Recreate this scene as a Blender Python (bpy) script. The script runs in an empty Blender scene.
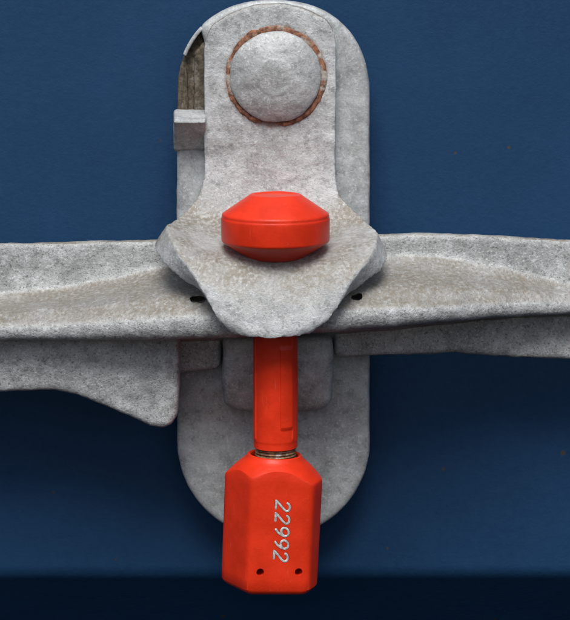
import bpy, bmesh, math, random
from mathutils import Vector, Matrix, noise

# ---------------------------------------------------------------- camera
scene = bpy.context.scene
R = math.radians
K = 0.22e-3                      # metres per photo pixel in the plane of the seal
SEAL_D = 0.033                   # the seal's axis stands 33 mm out from the door
D = 0.464
ELEV, PITCH = R(10), R(5)
CAM = Vector((0, -SEAL_D - D*math.cos(ELEV), D*math.sin(ELEV)))
FPX = D*math.cos(ELEV-PITCH)/K
SHIFT = math.tan(ELEV-PITCH)
cam = bpy.data.cameras.new('camera')
cam.sensor_fit = 'VERTICAL'; cam.sensor_height = 24.0
cam.lens = 24.0*FPX/620.0
cam.shift_y = -SHIFT*FPX/620.0
cam.clip_start = 0.01; cam.clip_end = 100
camo = bpy.data.objects.new('camera', cam); scene.collection.objects.link(camo)
camo.location = CAM; camo.rotation_euler = (R(90)-PITCH, 0, 0)
scene.camera = camo
scene.render.resolution_x = 941; scene.render.resolution_y = 1024

# ---------------------------------------------------------------- light
SUN_EL, SUN_AZ = R(57), R(-4)     # azimuth: to the right of straight out from the door
world = bpy.data.worlds.new('World'); scene.world = world; world.use_nodes = True
wn = world.node_tree.nodes; wl = world.node_tree.links
sky = wn.new('ShaderNodeTexSky'); sky.sky_type = 'NISHITA'; sky.sun_disc = False
sky.sun_elevation = SUN_EL; sky.sun_rotation = R(180)-SUN_AZ
sky.air_density = 0.8; sky.dust_density = 4.0; sky.ozone_density = 0.6
wl.new(sky.outputs[0], wn['Background'].inputs[0]); wn['Background'].inputs[1].default_value = 0.055
sd = bpy.data.lights.new('sun', 'SUN'); sd.energy = 1.5; sd.angle = R(30); sd.color = (1, 0.975, 0.94)
so = bpy.data.objects.new('sun', sd); scene.collection.objects.link(so)
to_sun = Vector((math.sin(SUN_AZ)*math.cos(SUN_EL), -math.cos(SUN_AZ)*math.cos(SUN_EL), math.sin(SUN_EL)))
so.rotation_euler = to_sun.to_track_quat('Z', 'Y').to_euler(); so.location = to_sun*2
vs = scene.view_settings
vs.view_transform = 'Standard'; vs.look = 'None'; vs.gamma = 1; vs.use_curve_mapping = False
vs.exposure = 0.88

# ---------------------------------------------------------------- helpers
def P(px, py, d):
    """Photo pixel on the plane d millimetres out from the door -> world point."""
    c = Vector(((px-285)/FPX, -(py-310)/FPX - SHIFT, -1))
    cp, sp = math.cos(PITCH), math.sin(PITCH)
    # camera axes: right = X, up = (0, sin, cos), back = (0,-cos, sin)
    w = Vector((1,0,0))*c.x + Vector((0, sp, cp))*c.y + Vector((0, -cp, sp))*c.z
    t = (-d*0.001 - CAM.y)/w.y
    return CAM + w*t

COL = scene.collection
def link(name, me, mat=None, parent=None, smooth=True, angle=35):
    o = bpy.data.objects.new(name, me); COL.objects.link(o)
    if parent is not None:
        me.transform(Matrix.Translation(-parent.location))
        o.parent = parent
    if mat: 
        me.materials.clear(); me.materials.append(mat)
    if smooth:
        for p in me.polygons: p.use_smooth = True
        me.set_sharp_from_angle(angle=R(angle))
    return o

def thing(name, loc, label, cat):
    e = bpy.data.objects.new(name, None); COL.objects.link(e)
    e.empty_display_size = 0.01
    e.location = loc; e['label'] = label; e['category'] = cat
    return e

def mesh_from(verts, faces, name='m'):
    me = bpy.data.meshes.new(name); me.from_pydata([tuple(v) for v in verts], [], faces); me.update()
    bm = bmesh.new(); bm.from_mesh(me)
    bmesh.ops.remove_doubles(bm, verts=bm.verts, dist=1e-7)
    bmesh.ops.recalc_face_normals(bm, faces=bm.faces)
    bm.to_mesh(me); bm.free()
    return me

def baked(me, mods):
    """Apply modifiers described by mods (list of (type, dict)) to mesh; cutters are meshes."""
    o = bpy.data.objects.new('tmp', me); COL.objects.link(o)
    extra = []
    for typ, kw in mods:
        m = o.modifiers.new(typ, typ)
        for k, v in kw.items():
            if k == 'cutter':
                c = bpy.data.objects.new('tmpc', v); COL.objects.link(c); extra.append(c)
                m.object = c
            else: setattr(m, k, v)
    dg = bpy.context.evaluated_depsgraph_get(); dg.update()
    out = bpy.data.meshes.new_from_object(o.evaluated_get(dg))
    for x in [o]+extra: bpy.data.objects.remove(x, do_unlink=True)
    return out

def rough(me, amp, size, seed=0, octaves=3):
    """Uneven cast / forged surface: small real displacement along the normals."""
    off = Vector((seed*7.1, seed*3.3, seed*5.7))
    nn = [v.normal.copy() for v in me.vertices]
    for v, n in zip(me.vertices, nn):
        f = noise.fractal(v.co/size + off, 1.0, 2.0, octaves)
        v.co += n*f*amp
    me.update()

def crom(p0, p1, p2, p3, t):
    t2, t3 = t*t, t*t*t
    return tuple(0.5*((2*b)+(-a+c)*t+(2*a-5*b+4*c-d)*t2+(-a+3*b-3*c+d)*t3) for a, b, c, d in zip(p0, p1, p2, p3))
def spline(pts, x):
    """Monotone-x table lookup with Catmull-Rom smoothing on tuple rows (x first)."""
    n = len(pts)
    for i in range(n-1):
        if x <= pts[i+1][0] or i == n-2:
            a, b = pts[i], pts[i+1]
            t = (x-a[0])/(b[0]-a[0]); s = t*t*(3-2*t)
            s = 0.5*t+0.5*s
            return tuple(u+(v-u)*s for u, v in zip(a[1:], b[1:]))
def respline(pts, n):
    """Resample a list of tuples by Catmull-Rom, n pieces for each span."""
    out = []
    for i in range(len(pts)-1):
        p0 = pts[max(i-1,0)]; p1 = pts[i]; p2 = pts[i+1]; p3 = pts[min(i+2,len(pts)-1)]
        for k in range(n): out.append(crom(p0,p1,p2,p3,k/n))
    out.append(tuple(pts[-1])); return out

def grid_faces(nr, nc, closed=False):
    f = []
    for i in range(nr-1):
        for j in range(nc if closed else nc-1):
            k = (j+1) % nc
            f.append((i*nc+j, i*nc+k, (i+1)*nc+k, (i+1)*nc+j))
    return f

def lathe(profile, center, axis='Z', n=96, cap0=True, cap1=True):
    """profile: list of (radius, height) in metres, around axis through center."""
    vs_, fs = [], []
    for r, h in profile:
        for j in range(n):
            a = 2*math.pi*j/n
            if axis == 'Z': vs_.append(center+Vector((r*math.cos(a), r*math.sin(a), h)))
            else: vs_.append(center+Vector((r*math.cos(a), -h, r*math.sin(a))))
    fs = grid_faces(len(profile), n, True)
    if cap0: fs.append(tuple(range(n)))
    if cap1: fs.append(tuple((len(profile)-1)*n+j for j in range(n)))
    return mesh_from(vs_, fs)

def slab(outline, d0, d1, cuts=0.0):
    """outline: pixel polygon (mapped on its FRONT plane d1), extruded straight back to d0."""
    fr = [P(x, y, d1) for x, y in outline]
    dy = Vector((0, (d1-d0)*0.001, 0))
    n = len(fr)
    verts = fr + [v+dy for v in fr]
    faces = [tuple(range(n)), tuple(range(2*n-1, n-1, -1))]
    for i in range(n): faces.append((i, (i+1) % n, n+(i+1) % n, n+i))
    return mesh_from(verts, faces)

def remesh_slab(outline, d0, d1, bevel, step=0.0011):
    """A slab with rounded edges and a dense surface that can carry roughness."""
    me = slab(outline, d0, d1)
    return baked(me, [('BEVEL', dict(width=bevel, segments=3, limit_method='ANGLE', angle_limit=R(50))),
                      ('REMESH', dict(mode='VOXEL', voxel_size=step*0.5)),
                      ('SMOOTH', dict(factor=0.5, iterations=3))])

# ---------------------------------------------------------------- materials
def new_mat(name):
    m = bpy.data.materials.new(name); m.use_nodes = True
    nt = m.node_tree; return m, nt.nodes, nt.links, nt.nodes['Principled BSDF']
def ramp(nodes, stops):
    r = nodes.new('ShaderNodeValToRGB'); e = r.color_ramp.elements
    while len(e) < len(stops): e.new(0.5)
    for el, (p, c) in zip(e, stops):
        el.position = p; el.color = (*c, 1) if len(c) == 3 else c
    return r
def noise_node(nodes, links, vec, scale, detail=4, rgh=0.55, dist=0.0):
    n = nodes.new('ShaderNodeTexNoise'); n.inputs['Scale'].default_value = scale
    n.inputs['Detail'].default_value = detail; n.inputs['Roughness'].default_value = rgh
    n.inputs['Distortion'].default_value = dist
    links.new(vec, n.inputs['Vector']); return n
def mix(nodes, links, fac, a, b, mode='MIX'):
    m = nodes.new('ShaderNodeMix'); m.data_type = 'RGBA'; m.blend_type = mode
    for sock, v in ((m.inputs[0], fac), (m.inputs[6], a), (m.inputs[7], b)):
        if hasattr(v, 'is_output'): links.new(v, sock)
        elif isinstance(v, (int, float)): sock.default_value = v
        else: sock.default_value = (*v, 1)
    return m.outputs[2]
def math_node(nodes, links, op, a, b=None):
    m = nodes.new('ShaderNodeMath'); m.operation = op
    for s, v in ((m.inputs[0], a), (m.inputs[1], b)):
        if v is None: continue
        if hasattr(v, 'is_output'): links.new(v, s)
        else: s.default_value = v
    return m.outputs[0]

def galvanised(name, base=(0.42, 0.45, 0.455), dust=0.0, pits=0.35, bump=1.0, rust_at=False, up0=0.30, up1=0.75):
    m, n, l, b = new_mat(name)
    tc = n.new('ShaderNodeTexCoord'); v = tc.outputs['Object']
    big = noise_node(n, l, v, 110, 6, 0.7)
    mid = noise_node(n, l, v, 360, 5, 0.68)
    fine = noise_node(n, l, v, 1700, 3, 0.7)
    grit = noise_node(n, l, v, 2600, 2, 0.6)
    vor = n.new('ShaderNodeTexVoronoi'); vor.inputs['Scale'].default_value = 620; l.new(v, vor.inputs['Vector'])
    bw = n.new('ShaderNodeRGBToBW'); l.new(vor.outputs['Color'], bw.inputs[0])
    hi = tuple(min(1, c*1.22) for c in base); lo = tuple(c*0.80 for c in base)
    col = mix(n, l, ramp_fac(n, l, big.outputs[0], 0.35, 0.66), lo, hi)
    col = mix(n, l, ramp_fac(n, l, bw.outputs[0], 0.2, 0.8, 0.25), col, (0.56, 0.58, 0.59))
    # pale and dark flecks of weathered zinc
    col = mix(n, l, ramp_fac(n, l, mid.outputs[0], 0.53, 0.68, 0.55), col, (0.68, 0.72, 0.745))
    col = mix(n, l, ramp_fac(n, l, mid.outputs[0], 0.47, 0.34, 0.6), col, (0.24, 0.255, 0.26))
    col = mix(n, l, ramp_fac(n, l, fine.outputs[0], 0.55, 0.70, 0.7), col, (0.72, 0.75, 0.77))
    col = mix(n, l, ramp_fac(n, l, fine.outputs[0], 0.44, 0.32, pits), col, (0.12, 0.12, 0.12))
    col = mix(n, l, ramp_fac(n, l, grit.outputs[0], 0.38, 0.30, pits), col, (0.07, 0.07, 0.07))
    if dust > 0:     # tan road dust settled on the faces that look up
        geo = n.new('ShaderNodeNewGeometry'); sx = n.new('ShaderNodeSeparateXYZ'); l.new(geo.outputs['Normal'], sx.inputs[0])
        up = ramp_fac(n, l, sx.outputs[2], up0, up1)
        patch = ramp_fac(n, l, noise_node(n, l, v, 55, 6, 0.7).outputs[0], 0.28, 0.56)
        grain = ramp_fac(n, l, noise_node(n, l, v, 1300, 3, 0.65).outputs[0], 0.30, 0.62)
        film = math_node(n, l, 'ADD', math_node(n, l, 'MULTIPLY', grain, 0.55), 0.40)
        f = math_node(n, l, 'MULTIPLY', math_node(n, l, 'MULTIPLY', up, patch), math_node(n, l, 'MULTIPLY', film, dust))
        col = mix(n, l, f, col, (0.205, 0.186, 0.150))
    if rust_at:      # rust bled out from under the rivet head
        rel = RIVET_C - HASP_BASE
        sep = n.new('ShaderNodeSeparateXYZ'); l.new(v, sep.inputs[0])
        dx = math_node(n, l, 'SUBTRACT', sep.outputs[0], rel.x); dz = math_node(n, l, 'SUBTRACT', sep.outputs[2], rel.z)
        rr_ = math_node(n, l, 'SQRT', math_node(n, l, 'ADD', math_node(n, l, 'MULTIPLY', dx, dx), math_node(n, l, 'MULTIPLY', dz, dz)))
        wob = math_node(n, l, 'ADD', rr_, math_node(n, l, 'MULTIPLY', math_node(n, l, 'SUBTRACT', noise_node(n, l, v, 380, 5, 0.7).outputs[0], 0.5), 0.0040))
        st = ramp_fac(n, l, wob, 0.0122, 0.0106, 0.8)
        col = mix(n, l, st, col, (0.17, 0.085, 0.045))
    l.new(col, b.inputs['Base Color'])
    # fine rubbed scratches, paler than the zinc
    mp = n.new('ShaderNodeMapping'); mp.inputs['Scale'].default_value = (1, 1, 0.07); mp.inputs['Rotation'].default_value = (0, R(24), 0)
    l.new(v, mp.inputs['Vector'])
    sc = noise_node(n, l, mp.outputs[0], 2600, 2, 0.5)
    area = ramp_fac(n, l, noise_node(n, l, v, 130, 3, 0.5).outputs[0], 0.50, 0.62)
    scr = math_node(n, l, 'MULTIPLY', ramp_fac(n, l, sc.outputs[0], 0.66, 0.74, 0.55), area)
    l.new(mix(n, l, scr, col, (0.78, 0.80, 0.81)), b.inputs['Base Color'])
    b.inputs['Metallic'].default_value = 0.2
    rr = n.new('ShaderNodeMapRange'); rr.inputs[3].default_value = 0.46; rr.inputs[4].default_value = 0.74
    l.new(mid.outputs[0], rr.inputs[0]); l.new(rr.outputs[0], b.inputs['Roughness'])
    hsum = math_node(n, l, 'ADD', math_node(n, l, 'MULTIPLY', fine.outputs[0], 0.6), mid.outputs[0])
    bp = n.new('ShaderNodeBump'); bp.inputs['Strength'].default_value = 0.55*bump; bp.inputs['Distance'].default_value = 0.00035
    l.new(hsum, bp.inputs['Height']); l.new(bp.outputs[0], b.inputs['Normal'])
    return m
def ramp_fac(n, l, src, a, b, top=1.0):
    mr = n.new('ShaderNodeMapRange'); mr.interpolation_type = 'SMOOTHSTEP'
    if a > b:
        mr.inputs[1].default_value = b; mr.inputs[2].default_value = a; mr.inputs[3].default_value = top; mr.inputs[4].default_value = 0
    else:
        mr.inputs[1].default_value = a; mr.inputs[2].default_value = b; mr.inputs[3].default_value = 0; mr.inputs[4].default_value = top
    l.new(src, mr.inputs[0]); return mr.outputs[0]

RIVET_C = P(275.5, 76.5, 16.6); HASP_BASE = P(272, 339, 40)
GALV = galvanised('galvanised_steel')
GALV_SMOOTH = galvanised('galvanised_plate', (0.43, 0.465, 0.475), pits=0.25, bump=0.6)
GALV_HANDLE = galvanised('galvanised_forging', (0.39, 0.415, 0.42), dust=1.0, pits=0.75, bump=1.5)
GALV_HASP = galvanised('galvanised_hasp', (0.50, 0.535, 0.545), dust=1.0, pits=0.4, bump=1.1, rust_at=True, up0=0.12, up1=0.55)

def rusty(name, dark=(0.07, 0.028, 0.014), light=(0.27, 0.105, 0.045), zinc=0.25):
    m, n, l, b = new_mat(name)
    tc = n.new('ShaderNodeTexCoord'); v = tc.outputs['Object']
    a = noise_node(n, l, v, 900, 5, 0.7); c = noise_node(n, l, v, 240, 4, 0.6)
    col = mix(n, l, ramp_fac(n, l, a.outputs[0], 0.35, 0.65), dark, light)
    col = mix(n, l, ramp_fac(n, l, c.outputs[0], 0.52, 0.64, min(1, zinc*3)), col, (0.42, 0.40, 0.36))
    l.new(col, b.inputs['Base Color']); b.inputs['Roughness'].default_value = 0.85
    bp = n.new('ShaderNodeBump'); bp.inputs['Strength'].default_value = 0.8; bp.inputs['Distance'].default_value = 0.0003
    l.new(a.outputs[0], bp.inputs['Height']); l.new(bp.outputs[0], b.inputs['Normal'])
    return m
RUST = rusty('rust', (0.10, 0.042, 0.024), (0.36, 0.17, 0.10), 0.33)
RUST_STRIP = rusty('stained_brown_steel', (0.05, 0.042, 0.03), (0.15, 0.125, 0.09), 0.12)
THREAD = rusty('worn_brown_thread', (0.10, 0.05, 0.025), (0.34, 0.20, 0.10), 0.3)

def plastic(name, col, roughness=0.38):
    m, n, l, b = new_mat(name)
    tc = n.new('ShaderNodeTexCoord'); v = tc.outputs['Object']
    a = noise_node(n, l, v, 160, 5, 0.6); f = noise_node(n, l, v, 1600, 3, 0.6)
    c = mix(n, l, ramp_fac(n, l, a.outputs[0], 0.35, 0.7), tuple(x*0.88 for x in col), tuple(min(1, x*1.08) for x in col))
    c = mix(n, l, ramp_fac(n, l, f.outputs[0], 0.66, 0.78, 0.25), c, (0.85, 0.25, 0.16))
    mp = n.new('ShaderNodeMapping'); mp.inputs['Scale'].default_value = (1, 1, 0.10); mp.inputs['Rotation'].default_value = (0, R(-35), 0)
    l.new(v, mp.inputs['Vector']); sc = noise_node(n, l, mp.outputs[0], 1900, 3, 0.6)
    area = ramp_fac(n, l, noise_node(n, l, v, 110, 4, 0.6).outputs[0], 0.48, 0.64)
    c = mix(n, l, math_node(n, l, 'MULTIPLY', ramp_fac(n, l, sc.outputs[0], 0.60, 0.74, 0.35), area), c, (0.80, 0.17, 0.11))
    grime = ramp_fac(n, l, noise_node(n, l, v, 300, 6, 0.75).outputs[0], 0.60, 0.74, 0.40)
    c = mix(n, l, grime, c, (0.30, 0.025, 0.014))
    l.new(c, b.inputs['Base Color']); b.inputs['Specular IOR Level'].default_value = 0.32
    rr = n.new('ShaderNodeMapRange'); rr.inputs[3].default_value = roughness-0.08; rr.inputs[4].default_value = roughness+0.14
    l.new(a.outputs[0], rr.inputs[0]); l.new(rr.outputs[0], b.inputs['Roughness'])
    bp = n.new('ShaderNodeBump'); bp.inputs['Strength'].default_value = 0.18; bp.inputs['Distance'].default_value = 0.0002
    l.new(f.outputs[0], bp.inputs['Height']); l.new(bp.outputs[0], b.inputs['Normal'])
    return m
RED = plastic('red_plastic', (0.73, 0.036, 0.009))

m, n, l, b = new_mat('engraved_silver'); SILVER = m
tc = n.new('ShaderNodeTexCoord'); nz = noise_node(n, l, tc.outputs['Object'], 1800, 3)
l.new(mix(n, l, ramp_fac(n, l, nz.outputs[0], 0.35, 0.65), (0.45, 0.43, 0.42), (0.82, 0.82, 0.82)), b.inputs['Base Color'])
b.inputs['Metallic'].default_value = 0.3; b.inputs['Roughness'].default_value = 0.4

def door_paint():
    m, n, l, b = new_mat('blue_door_paint')
    tc = n.new('ShaderNodeTexCoord'); v = tc.outputs['Object']
    a = noise_node(n, l, v, 25, 6, 0.65); c = noise_node(n, l, v, 500, 4, 0.7); f = noise_node(n, l, v, 1500, 2, 0.6)
    col = mix(n, l, ramp_fac(n, l, a.outputs[0], 0.3, 0.7), (0.0095, 0.043, 0.112), (0.0125, 0.053, 0.134))
    col = mix(n, l, ramp_fac(n, l, c.outputs[0], 0.35, 0.7, 0.35), col, (0.017, 0.062, 0.140))
    # sparse brown rust specks
    sp = n.new('ShaderNodeSeparateXYZ'); l.new(v, sp.inputs[0]); cb = n.new('ShaderNodeCombineXYZ')
    l.new(sp.outputs[0], cb.inputs[0]); l.new(sp.outputs[2], cb.inputs[1])
    vo = n.new('ShaderNodeTexVoronoi'); vo.voronoi_dimensions = '2D'; vo.inputs['Scale'].default_value = 75; l.new(cb.outputs[0], vo.inputs['Vector'])
    cw = n.new('ShaderNodeSeparateColor'); l.new(vo.outputs['Color'], cw.inputs[0])
    keep = ramp_fac(n, l, cw.outputs[0], 0.80, 0.84)
    size = math_node(n, l, 'MULTIPLY', cw.outputs[1], 0.030)
    wob = math_node(n, l, 'SUBTRACT', math_node(n, l, 'ADD', vo.outputs['Distance'], math_node(n, l, 'MULTIPLY', f.outputs[0], 0.03)), size)
    speck = math_node(n, l, 'MULTIPLY', ramp_fac(n, l, wob, 0.040, 0.022, 0.75), keep)
    col = mix(n, l, speck, col, (0.075, 0.06, 0.035))
    l.new(col, b.inputs['Base Color'])
    b.inputs['Roughness'].default_value = 0.55; b.inputs['Specular IOR Level'].default_value = 0.2
    bp = n.new('ShaderNodeBump'); bp.inputs['Strength'].default_value = 0.25; bp.inputs['Distance'].default_value = 0.0004
    l.new(math_node(n, l, 'ADD', c.outputs[0], math_node(n, l, 'MULTIPLY', f.outputs[0], 0.4)), bp.inputs['Height']); l.new(bp.outputs[0], b.inputs['Normal'])
    return m
PAINT = door_paint()

# ---------------------------------------------------------------- the door behind
zb = P(285, 577, 0).z             # a fold of the pressed panel near the foot of the picture
prof = [(0.35, 0.0)]
for k in range(30): prof.append((0.35-(0.35-zb-0.003)*(k+1)/30, 0.0))
for k in range(1, 9):             # rounded fold into the slanting lower pressing
    t = k/8*R(42)
    prof.append((zb+0.003-0.006*math.sin(t), 0.006*(1-math.cos(t))))
z1, y1 = prof[-1]
prof.append((z1-0.050, y1+0.045)); prof.append((z1-0.054, y1+0.047)); prof.append((z1-0.25, y1+0.047))
verts, nx = [], 60
for z, y in prof:
    for j in range(nx): verts.append(Vector((-0.45+0.9*j/(nx-1), y, z)))
me = mesh_from(verts, grid_faces(len(prof), nx))
for v in me.vertices:             # pressed sheet is never quite flat
    v.co.y += 0.0005*noise.noise(Vector((v.co.x*11, 0.3, v.co.z*9)))
me = baked(me, [('SOLIDIFY', dict(thickness=0.002, offset=-1.0 if me.polygons[0].normal.y < 0 else 1.0))])
door = link('container_door', me, PAINT)
door['kind'] = 'structure'; door['label'] = 'dark blue painted steel container door behind the lock'

# ---------------------------------------------------------------- retainer bracket
BASE = P(273, 540, 6)
bracket = thing('retainer_bracket', BASE, 'grey galvanised round-ended bracket plate bolted to the blue door with a domed rivet', 'bracket')
def arc(cx, cy, r, a0, a1, n):
    if cy == 97:      # the plate's head is a little squarer than a circle
        f = lambda c: math.copysign(abs(c)**(2/2.25), c)
        an = [R(a0+(a1-a0)*k/n) for k in range(n+1)]
        return [(cx+r*f(math.cos(a)), cy-r*f(math.sin(a))) for a in an]
    return [(cx+r*math.cos(R(a0+(a1-a0)*k/n)), cy-r*math.sin(R(a0+(a1-a0)*k/n))) for k in range(n+1)]
top = arc(273, 97, 97, 0, 137, 40)
outline = top + [(204, 42), (204, 118), (176.5, 122)] + arc(273.5, 443, 96.5, 180, 360, 48)
me = remesh_slab(outline, 6, 12, 0.0012)
rough(me, 0.00012, 0.009, 1); rough(me, 0.00005, 0.0018, 2)
link('base_plate', me, GALV_SMOOTH, bracket)

# stained strip seen in the notch at the upper left, two ridges
for pts, dd in (([(177, 118)]+arc(273, 97, 96, 172, 138, 10)+[(208, 50), (208, 118)], 8.8),
                ([(180, 118)]+arc(273, 97, 91, 166, 160, 3)+[(188, 118)], 9.8), ([(194, 118), (194, 52), (206, 40), (206, 118)], 10.4)):
    me = remesh_slab(pts, 4.5, dd, 0.0004, 0.0008)
    rough(me, 0.00014, 0.003, 3+dd)
    link('stained_strip', me, RUST_STRIP, bracket)
me = remesh_slab(arc(273, 97, 97.3, 136, 157, 8)+arc(273, 97, 93.5, 157, 136, 8), 5, 11.6, 0.0002, 0.0006)
link('rim', me, GALV_SMOOTH, bracket)

# stop tab: bright sloping top, front leaning back underneath
loop = [(8, 109), (13.5, 111), (19, 118), (20.5, 122.5), (18.5, 127), (15.2, 139), (12.8, 150), (8, 152)]
loop = [(d, y) for d, y in loop]
vs_ = []
for x in (174, 189, 206):
    for d, y in loop: vs_.append(P(x, y, d))
nl = len(loop)
fs = grid_faces(3, nl, True) + [tuple(range(nl)), tuple(2*nl+j for j in range(nl))]
me = baked(mesh_from(vs_, fs), [('BEVEL', dict(width=0.0004, segments=2, limit_method='ANGLE', angle_limit=R(25))),
     ('REMESH', dict(mode='VOXEL', voxel_size=0.0004)), ('SMOOTH', dict(factor=0.5, iterations=2))])
rough(me, 0.00015, 0.004, 8)
link('stop_tab', me, GALV, bracket)

# keeper lug under the handle, behind the seal's shaft
fr = [(222, 338), (333, 338), (333.5, 385), (332, 405), (326, 413), (305, 417), (250, 418), (230, 415), (223, 408), (221.5, 385)]
me = remesh_slab(fr, 8, 25, 0.0016)
zt = P(277, 345, 12).z; zl = P(277, 418, 25).z
for v in me.vertices:              # front face leans back towards its foot
    f = (zt-v.co.z)/(zt-zl)
    if v.co.y < -0.013: v.co.y += 0.004*max(0, f)**2 * min(1, (-v.co.y-0.013)/0.008)
    v.co.y += 0.0012*((v.co.x)/0.012)**2*(1 if v.co.y < -0.018 else 0)
rough(me, 0.00022, 0.006, 5); rough(me, 0.00007, 0.0016, 6)
link('keeper_lug', me, GALV, bracket)

# rivet with rust ring
RC = RIVET_C.copy()
rv = [(0.0103, -0.003), (0.0103, 0.0004), (0.0101, 0.0011), (0.0095, 0.0016), (0.0083, 0.0022), (0.0068, 0.0027), (0.0054, 0.0030), (0.0045, 0.00315), (0.0036, 0.00335), (0.0012, 0.0034)]
rv = respline(rv, 4)
me = lathe(rv, RC, 'Y', 120)
rough(me, 0.00022, 0.005, 11); rough(me, 0.00006, 0.0014, 12)
rivet = link('rivet', me, GALV, bracket)
vs_, fs, NA, NS = [], [], 200, 10
a0, a1 = R(-88), R(254)           # ring of rust with its gap at the foot
for i in range(NA+1):
    a = a0+(a1-a0)*i/NA
    e = min(1, min(i, NA-i)/6+0.15)
    w = (0.00090+0.00042*noise.noise(Vector((a*2.1, 1.7, 0)))+0.00022*noise.noise(Vector((a*9, 4.2, 0))))*e
    if 150 < math.degrees(a) < 250: w *= 0.75
    rad = 0.01068+0.00014*noise.noise(Vector((a*5, 9.1, 0)))
    for k in range(NS):
        t = 2*math.pi*k/NS
        h = w*0.55*math.sin(t); r = rad+w*math.cos(t)
        vs_.append(RC+Vector((r*math.cos(a), -h, r*math.sin(a))))
fs = grid_faces(NA+1, NS, True) + [tuple(range(NS)), tuple(NA*NS+j for j in range(NS))]
me = mesh_from(vs_, fs); rough(me, 0.00012, 0.0007, 21)
me.transform(Matrix.Translation(-bracket.location))
link('rust_ring', me, RUST, rivet)

# ---------------------------------------------------------------- hasp that folds over the handle
HB = HASP_BASE.copy()
hasp = thing('hasp', HB, 'grey galvanised hasp strap with a flared tongue folded over the lever handle', 'hasp')
rows = []                          # each: xl,yl,dl, yc,dc, xr,yr,dr ; py = power
def arc_y(x, r=93.5): return 97-math.sqrt(max(r*r-(x-273)**2, 0))
for t, xl, xr in ((0, 213, 327), (3, 209, 331), (8, 205.6, 334), (15, 204.3, 335.3), (26, 204, 336)):
    rows.append(('arc', t, xl, xr))
ctl = [ # xl, yl, dl,  yc, dc,  xr, yr, dr
 (204, 95, 16.6, 95, 16.6, 336, 95, 16.6),
 (204, 130, 16.6, 130, 16.6, 336, 130, 16.6),
 (204.3, 158, 16.6, 160, 16.6, 335.5, 160, 16.6),
 (204, 178, 16.8, 182, 16.9, 336, 180, 16.8),
 (199, 195, 17.6, 204, 18.0, 341, 196, 17.6),
 (186, 210, 19.5, 224, 19.6, 355, 211, 19.5),
 (175, 220, 23, 237, 23.5, 368, 224, 23),
 (167, 226, 28.5, 246.5, 29, 376.5, 232, 28.5),
 (170, 236, 34, 255, 35, 376, 242, 34),
 (178, 252, 39, 268, 40, 370, 257, 39),
 (193, 274, 42, 291, 43, 354, 279, 42),
 (206, 298, 43.2, 315, 44.6, 340, 303, 43.2),
 (218, 319, 43.8, 329, 45.2, 325, 323, 43.8),
 (231, 333, 43.6, 338.5, 45.3, 309, 334.5, 43.6)]
NU = 57
grid = []
for _, t, xl, xr in rows:
    line = []
    for j in range(NU):
        u = -1+2*j/(NU-1); x = (xl+xr)/2+u*(xr-xl)/2
        line.append((x, arc_y(x)*(1-t/60)+(60-0)*(t/60)+t*0.6, 16.6))
    grid.append(line)
for xl, yl, dl, yc, dc, xr, yr, dr in ctl:
    line = []
    for j in range(NU):
        u = -1+2*j/(NU-1); x = (xl+xr)/2+u*(xr-xl)/2; a = abs(u)**2.3
        ye, de = (yl, dl) if u < 0 else (yr, dr)
        line.append((x, yc+(ye-yc)*a, dc+(de-dc)*a))
    grid.append(line)
cols = [respline([grid[i][j] for i in range(len(grid))], 5) for j in range(NU)]
nr = len(cols[0])
verts = [P(*cols[j][i]) for i in range(nr) for j in range(NU)]
me = mesh_from(verts, grid_faces(nr, NU))
if sum(p.normal.y for p in me.polygons) > 0: me.flip_normals()
back = []
for i in range(nr):
    for j in range(NU):
        u = -1+2*j/(NU-1); v = me.vertices[i*NU+j]
        yy = cols[NU//2][i][1]
        wing = max(0, min(1, (yy-222)/20))*max(0.25, min(1, (345-yy)/60))
        back.append(v.co-v.normal*0.0042+Vector((math.copysign(abs(u)**5, u)*0.0013*wing, 0, -0.0006*abs(u)**5*wing)))
front = [v.co.copy() for v in me.vertices]
N = len(front); gf = grid_faces(nr, NU)
border = [j for j in range(NU)]+[i*NU+NU-1 for i in range(1, nr)]+[(nr-1)*NU+j for j in range(NU-2, -1, -1)]+[i*NU for i in range(nr-2, 0, -1)]
fs = gf+[tuple(N+q for q in reversed(f)) for f in gf]
for q in range(len(border)):
    a, b = border[q], border[(q+1) % len(border)]
    fs.append((a, b, N+b, N+a))
me = mesh_from(front+back, fs)
SEALX = P(275.5, 310, 33).x
hole = lathe([(0.0053, -0.03), (0.0053, 0.03)], Vector((SEALX, -SEAL_D, P(275, 255, 33).z)), 'Z', 40)
me = baked(me, [('REMESH', dict(mode='VOXEL', voxel_size=0.0004)),
                ('SMOOTH', dict(factor=0.5, iterations=2)),
                ('BOOLEAN', dict(operation='DIFFERENCE', solver='EXACT', cutter=hole))])
rough(me, 0.00028, 0.008, 31); rough(me, 0.00008, 0.002, 32)
link('strap', me, GALV_HASP, hasp)

# ---------------------------------------------------------------- lever handle
LB = P(270, 345, 17)
handle = thing('lever_handle', LB, 'long grey galvanised door lever with a dusty forward rib lying across the bracket', 'handle')
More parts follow.
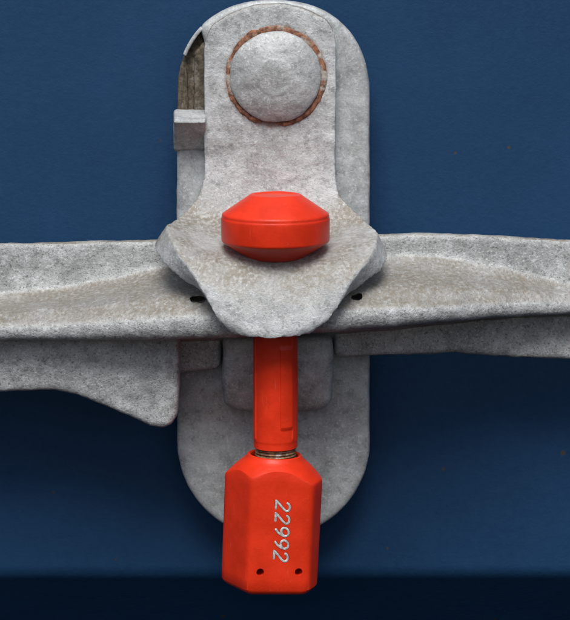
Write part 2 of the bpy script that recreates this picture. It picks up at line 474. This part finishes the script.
#       x     ytop  yjunction  ylip   ybottom  d_lip  d_web
tab = [(-160, 247, 303, 322, 343, 34, 20),
       (-40, 246, 301, 320, 342, 35, 20),
       (0,   245, 299, 318, 341.5, 35.5, 20),
       (60,  244, 294, 315, 341, 36.5, 20),
       (110, 242.5, 286, 311, 340.5, 37.5, 20),
       (160, 241, 275, 306, 340, 38.5, 20),
       (200, 240, 270, 302, 339, 39, 20),
       (270, 238, 267, 300, 336, 39.5, 20),
       (340, 236, 264, 298, 332, 39.5, 20),
       (380, 235.5, 263, 297, 329, 39, 20),
       (420, 235, 263, 297, 325, 37.5, 20),
       (450, 235.5, 265, 297, 322, 35.5, 20),
       (490, 237, 271, 296, 318.5, 32, 20),
       (530, 239, 279, 296, 316, 28.5, 20),
       (570, 241.5, 287, 298, 315, 26.5, 20),
       (640, 246, 292, 300, 316, 25.5, 20),
       (760, 250, 296, 303, 317, 25, 20)]
xs = [-160+5*k for k in range(185)]
verts = []
for x in xs:
    yt, yj, yl, yb, dl, dw = spline(tab, x)
    pr = dl-dw
    key = [(dw-5, yt+1.5), (dw-4, yt-1.5), (dw-1.2, yt-1.5), (dw, yt+1.5), (dw, yt+0.5*(yj-yt)), (dw+0.2, yj-7), (dw+0.10*pr, yj-1), (dw+0.32*pr, yj+0.20*(yl-yj)+2),
           (dw+0.72*pr, yj+0.66*(yl-yj)), (dw+0.87*pr, yl+1), (dl-0.02*pr, yl+0.38*(yb-yl)), (dl-0.01*pr, yb-0.26*(yb-yl)),
           (dl-0.07*pr, yb-1.2), (dw+0.80*pr, yb-0.5), (dw+0.45*pr, yb-1), (dw+0.15*pr, yb-1), (dw-1.5, yb+3), (dw-5, yb+3)]
    key = respline(key+[key[0]], 3)[:-1]
    verts += [P(x, y, d) for d, y in key]
ns = len(verts)//len(xs)
fs = grid_faces(len(xs), ns, True) + [tuple(range(ns)), tuple((len(xs)-1)*ns+j for j in range(ns))]
me = mesh_from(verts, fs)
shaft_hole = lathe([(0.0060, -0.06), (0.0060, 0.06)], Vector((SEALX, -SEAL_D, 0)), 'Z', 40)
mods = [('REMESH', dict(mode='VOXEL', voxel_size=0.00055)), ('SMOOTH', dict(factor=0.5, iterations=4)),
        ('BOOLEAN', dict(operation='DIFFERENCE', solver='EXACT', cutter=shaft_hole))]
for cx, cy, dd in ((199, 298, 33.5), (357, 295.5, 33.5)):     # ends of the slot that peep out beside the tongue
    c = P(cx, cy, dd); bmc = bmesh.new()
    bmesh.ops.create_icosphere(bmc, subdivisions=3, radius=1.0, matrix=Matrix.Translation(c) @ Matrix.Diagonal((0.0022, 0.0040, 0.0009, 1)))
    sm = bpy.data.meshes.new('c'); bmc.to_mesh(sm); bmc.free()
    rough(sm, 0.0004, 0.0018, cx)
    mods.append(('BOOLEAN', dict(operation='DIFFERENCE', solver='EXACT', cutter=sm)))
me = baked(me, mods)
rough(me, 0.00022, 0.010, 41); rough(me, 0.00011, 0.0022, 42)
link('ribbed_bar', me, GALV_HANDLE, handle)

left = [(-160, 330), (178.5, 330), (178.5, 405), (177, 416), (171, 425), (162, 428.5), (150, 427), (128, 417), (100, 405), (76, 396), (52, 391.5), (0, 393), (-160, 396)]
me = remesh_slab(left, 20.3, 29, 0.0012)
rough(me, 0.0003, 0.008, 43); rough(me, 0.0001, 0.002, 44)
link('lower_tab', me, GALV_HANDLE, handle)
right = [(168, 320), (168, 376), (200, 372), (221.7, 369.5), (221.7, 334), (334, 334), (334, 358.5), (372, 357.5), (410, 355), (450, 353), (480, 355), (520, 358.5), (570, 361), (640, 364), (760, 366), (760, 310), (640, 305), (372, 310)]
me = remesh_slab(right, 14, 19.6, 0.0012)
rough(me, 0.0003, 0.009, 45); rough(me, 0.0001, 0.002, 46)
link('lower_web', me, GALV_HANDLE, handle)

# ---------------------------------------------------------------- bolt seal
AX = Vector((SEALX, -SEAL_D, 0))
def zpx(y, d=33): return P(275, y, d).z
LOCKB = P(269, 586, 33)
seal = thing('bolt_seal', LOCKB, 'bright red plastic-coated bolt seal numbered 22992 hanging through the hasp', 'seal')
k = K
zt = zpx(194); zb1 = zpx(214.5); zb2 = zpx(241); zb3 = zpx(254)
def rounded(pts, r=0.0004, n=3):
    out = [pts[0]]
    for i in range(1, len(pts)-1):
        a, b, c = Vector(pts[i-1]), Vector(pts[i]), Vector(pts[i+1])
        p = b+(a-b).normalized()*min(r, (a-b).length*0.4); q = b+(c-b).normalized()*min(r, (c-b).length*0.4)
        for t in range(n+1):
            s = t/n; out.append(tuple(p*(1-s)**2+b*2*s*(1-s)+q*s*s))
    out.append(pts[-1]); return out
prof = [(0.0002, zt-0.00035), (20*k, zt-0.00035), (22*k, zt), (25*k, zt), (28*k, zt-0.0005), (53.4*k, zb1+0.0002), (53.4*k, zb1-0.0005), (54.2*k, zb1-0.0008), (54*k, zb2), (33*k, zb3), (29*k, zb3-0.0008), (23*k, zb3-0.001), (22.5*k, zb3-0.006)]
me = lathe(rounded(prof, 0.0005), AX, 'Z', 128)
rough(me, 0.00005, 0.006, 51)
link('bolt_head', me, RED, seal, angle=50)

# shaft: plastic sleeve with a raised bar and a collar
z0 = zb3-0.001; z2 = zpx(446)
r0 = 22.4*k
prof = [(r0, z0), (r0, zpx(438)), (r0*1.0, zpx(438.6)), (r0*0.985, zpx(439.6)), (r0*0.985, zpx(446)), (r0*0.95, z2), (r0*0.6, z2)]
vs_, NA = [], 180
prof2 = []
for (ra, za), (rb, zb_) in zip(prof, prof[1:]):
    st = max(1, int(abs(za-zb_)/0.0004))
    for s in range(st): prof2.append((ra+(rb-ra)*s/st, za+(zb_-za)*s/st))
prof2.append(prof[-1])
zp0, zp1 = zpx(345), zpx(425)
for r, z in prof2:
    for j in range(NA):
        a = 2*math.pi*j/NA
        rr = r
        deg = math.degrees(a) % 360
        if zp1 < z < zp0 and 282 < deg < 318: rr += 0.00030
        if 316 < deg < 322 and z > zpx(438): rr += 0.00018
        if 206 < deg < 212 and z > zpx(438): rr += 0.00022
        vs_.append(AX+Vector((rr*math.cos(a), rr*math.sin(a), z)))
fs = grid_faces(len(prof2), NA, True)+[tuple(range(NA)), tuple((len(prof2)-1)*NA+j for j in range(NA))]
me = mesh_from(vs_, fs); rough(me, 0.00005, 0.005, 52)
link('shaft', me, RED, seal, angle=50)

# threaded neck
zn0, zn1 = zpx(444), zpx(470)
prof = []
nth = 9
for i in range(nth*6+1):
    z = zn0+(zn1-zn0)*i/(nth*6)
    prof.append((20.5*k-0.00035*(0.5+0.5*math.cos(2*math.pi*i/6)), z))
me = lathe(prof, AX, 'Z', 64)
link('threaded_neck', me, THREAD, seal, angle=60)

# lock body: six-sided barrel with a turned shoulder, like a chamfered nut
poly = [(-51, -3), (-22, 40), (40, 32), (51, 3), (22, -40), (-40, -32)]
def poly_r(th, sharp=17.0):
    s = 0.0
    for i in range(6):
        (x0, y0), (x1, y1) = poly[i], poly[(i+1) % 6]
        nx_, ny_ = y1-y0, -(x1-x0); L = math.hypot(nx_, ny_); nx_ /= L; ny_ /= L
        dd = nx_*x0+ny_*y0
        if dd < 0: nx_, ny_, dd = -nx_, -ny_, -dd
        c = (nx_*math.cos(th)+ny_*math.sin(th))/dd
        if c > 0: s += c**sharp
    return s**(-1/sharp)
LZT = 136.0; NA = 240             # body height in pixels, from its foot
HR = 24.0
vs_, rings = [], 0
th = [2*math.pi*j/NA for j in range(NA)]
rad = [poly_r(t) for t in th]
def ring(fn):
    global rings
    for j in range(NA):
        r, z = fn(j)
        vs_.append(Vector((r*math.cos(th[j])*k, -r*math.sin(th[j])*k, z*k)))
    rings += 1
RIM = 28.5
def cone_z(r): return LZT-3.5-(r-RIM)*0.82 - max(0, r-38)*0.22
ring(lambda j: (HR-2, LZT-26)); ring(lambda j: (HR-1, LZT-6)); ring(lambda j: (HR, LZT-1.5)); ring(lambda j: (HR+1.5, LZT)); ring(lambda j: (RIM-1.5, LZT-0.6)); ring(lambda j: (RIM, LZT-3.2))
for s in (0.15, 0.3, 0.45, 0.6, 0.75, 0.88, 0.96):
    ring(lambda j: (RIM+(rad[j]-RIM)*s, cone_z(RIM+(rad[j]-RIM)*s)))
for e in (0.0,): ring(lambda j: (rad[j]-0.35, cone_z(rad[j]-0.35)-0.5))
ring(lambda j: (rad[j], cone_z(rad[j])-2.0))
zs = 12
for s in range(1, zs): ring(lambda j: (rad[j]*(1-0.015*s/zs), cone_z(rad[j])*(1-s/zs)+ (7.5-0.06*max(0, rad[j]-38))*(s/zs)))
ring(lambda j: (rad[j]*0.98, 6.0)); ring(lambda j: (rad[j]*0.96-0.6, 3.4)); ring(lambda j: (rad[j]*0.93-1.4, 1.4)); ring(lambda j: (rad[j]*0.88-2, 0.2)); ring(lambda j: (rad[j]*0.8-3, 0.0)); ring(lambda j: (8, 0))
fs = grid_faces(rings, NA, True)+[tuple(range(NA)), tuple((rings-1)*NA+j for j in range(NA))]
body = mesh_from(vs_, fs)

# the face that carries the number
a_, b_ = Vector((poly[1][0], -poly[1][1], 0))*k, Vector((poly[2][0], -poly[2][1], 0))*k   # y towards the viewer is -Y
ex = (b_-a_).normalized(); ez = Vector((0, 0, 1)); en = ex.cross(ez)
if en.y > 0: en = -en
fc = (a_+b_)/2
def face_pt(s, z, out=0.0):       # s pixels along the face from its middle, z pixels up from the foot
    return fc*(1-0.015*(1-z/130)) + ex*s*k + ez*z*k + en*out
def strokes(ch):                  # digit strokes on a 0..1 x 0..1.6 cell
    if ch == '2':
        pts = [(0.06, 1.22), (0.14, 1.45), (0.36, 1.6), (0.64, 1.58), (0.86, 1.42), (0.90, 1.16), (0.74, 0.86), (0.44, 0.52), (0.14, 0.16), (0.04, 0.0), (0.06, 0.0), (0.5, 0.0), (0.95, 0.0)]
    else:
        pts = [(0.90, 1.08), (0.76, 0.84), (0.50, 0.74), (0.22, 0.82), (0.07, 1.08), (0.10, 1.36), (0.30, 1.57), (0.56, 1.60), (0.80, 1.46), (0.92, 1.14), (0.86, 0.74), (0.66, 0.34), (0.32, 0.02)]
    return respline(pts, 4)
def tube(path, r, flat, n=8):
    vs2, ring_n = [], 0
    for i, p in enumerate(path):
        t = (path[min(i+1, len(path)-1)]-path[max(i-1, 0)]).normalized()
        side = t.cross(en).normalized(); e = 0.5 if i in (0, len(path)-1) else 1
        for q in range(n):
            a = 2*math.pi*q/n
            vs2.append(p+side*r*e*math.cos(a)+en*r*flat*e*math.sin(a))
        ring_n += 1
    f2 = grid_faces(ring_n, n, True)+[tuple(range(n)), tuple((ring_n-1)*n+j for j in range(n))]
    return mesh_from(vs2, f2)
digits = []
CH, ADV = 9.6, 12.7              # glyph width and advance in pixels, running down the face
S0, Z0 = -5.5, 96.0
for i, ch in enumerate('22992'):
    path = []
    for gx, gy in strokes(ch):    # glyph x runs down the body, glyph up points to the right
        sl = gx*CH+(gy-0.8)*1.8
        path.append(face_pt(S0+gy*8.6, Z0-i*ADV-sl, 0))
    digits.append(path)
mods = []
for cx, cz in ((-18.5, 24.5), (20, 25.0)):
    ctr = face_pt(cx, cz, 0)
    me = lathe([(0.00085, -0.0045), (0.00085, 0.003)], Vector((0, 0, 0)), 'Y', 28)
    rot = Vector((0, -1, 0)).rotation_difference(en).to_matrix().to_4x4()
    me.transform(Matrix.Translation(ctr) @ rot)
    mods.append(('BOOLEAN', dict(operation='DIFFERENCE', solver='EXACT', cutter=me)))
for path in digits:
    mods.append(('BOOLEAN', dict(operation='DIFFERENCE', solver='EXACT', use_self=True, cutter=tube([p+en*0.00002 for p in path], 0.00036, 0.8, 10))))
body = baked(body, mods)
TILT = Matrix.Translation(LOCKB) @ Matrix.Rotation(R(2.4), 4, 'Y') @ Matrix.Rotation(R(-1.0), 4, 'X')
body.transform(TILT); 
lock = link('lock_body', body, RED, seal, angle=28)
vs_all = []
for i, path in enumerate(digits):
    me = tube([p-en*0.00004 for p in path], 0.00026, 0.5)
    me.transform(TILT); me.transform(Matrix.Translation(-seal.location))
    link('digit', me, SILVER, lock)

scene.render.engine = 'CYCLES'
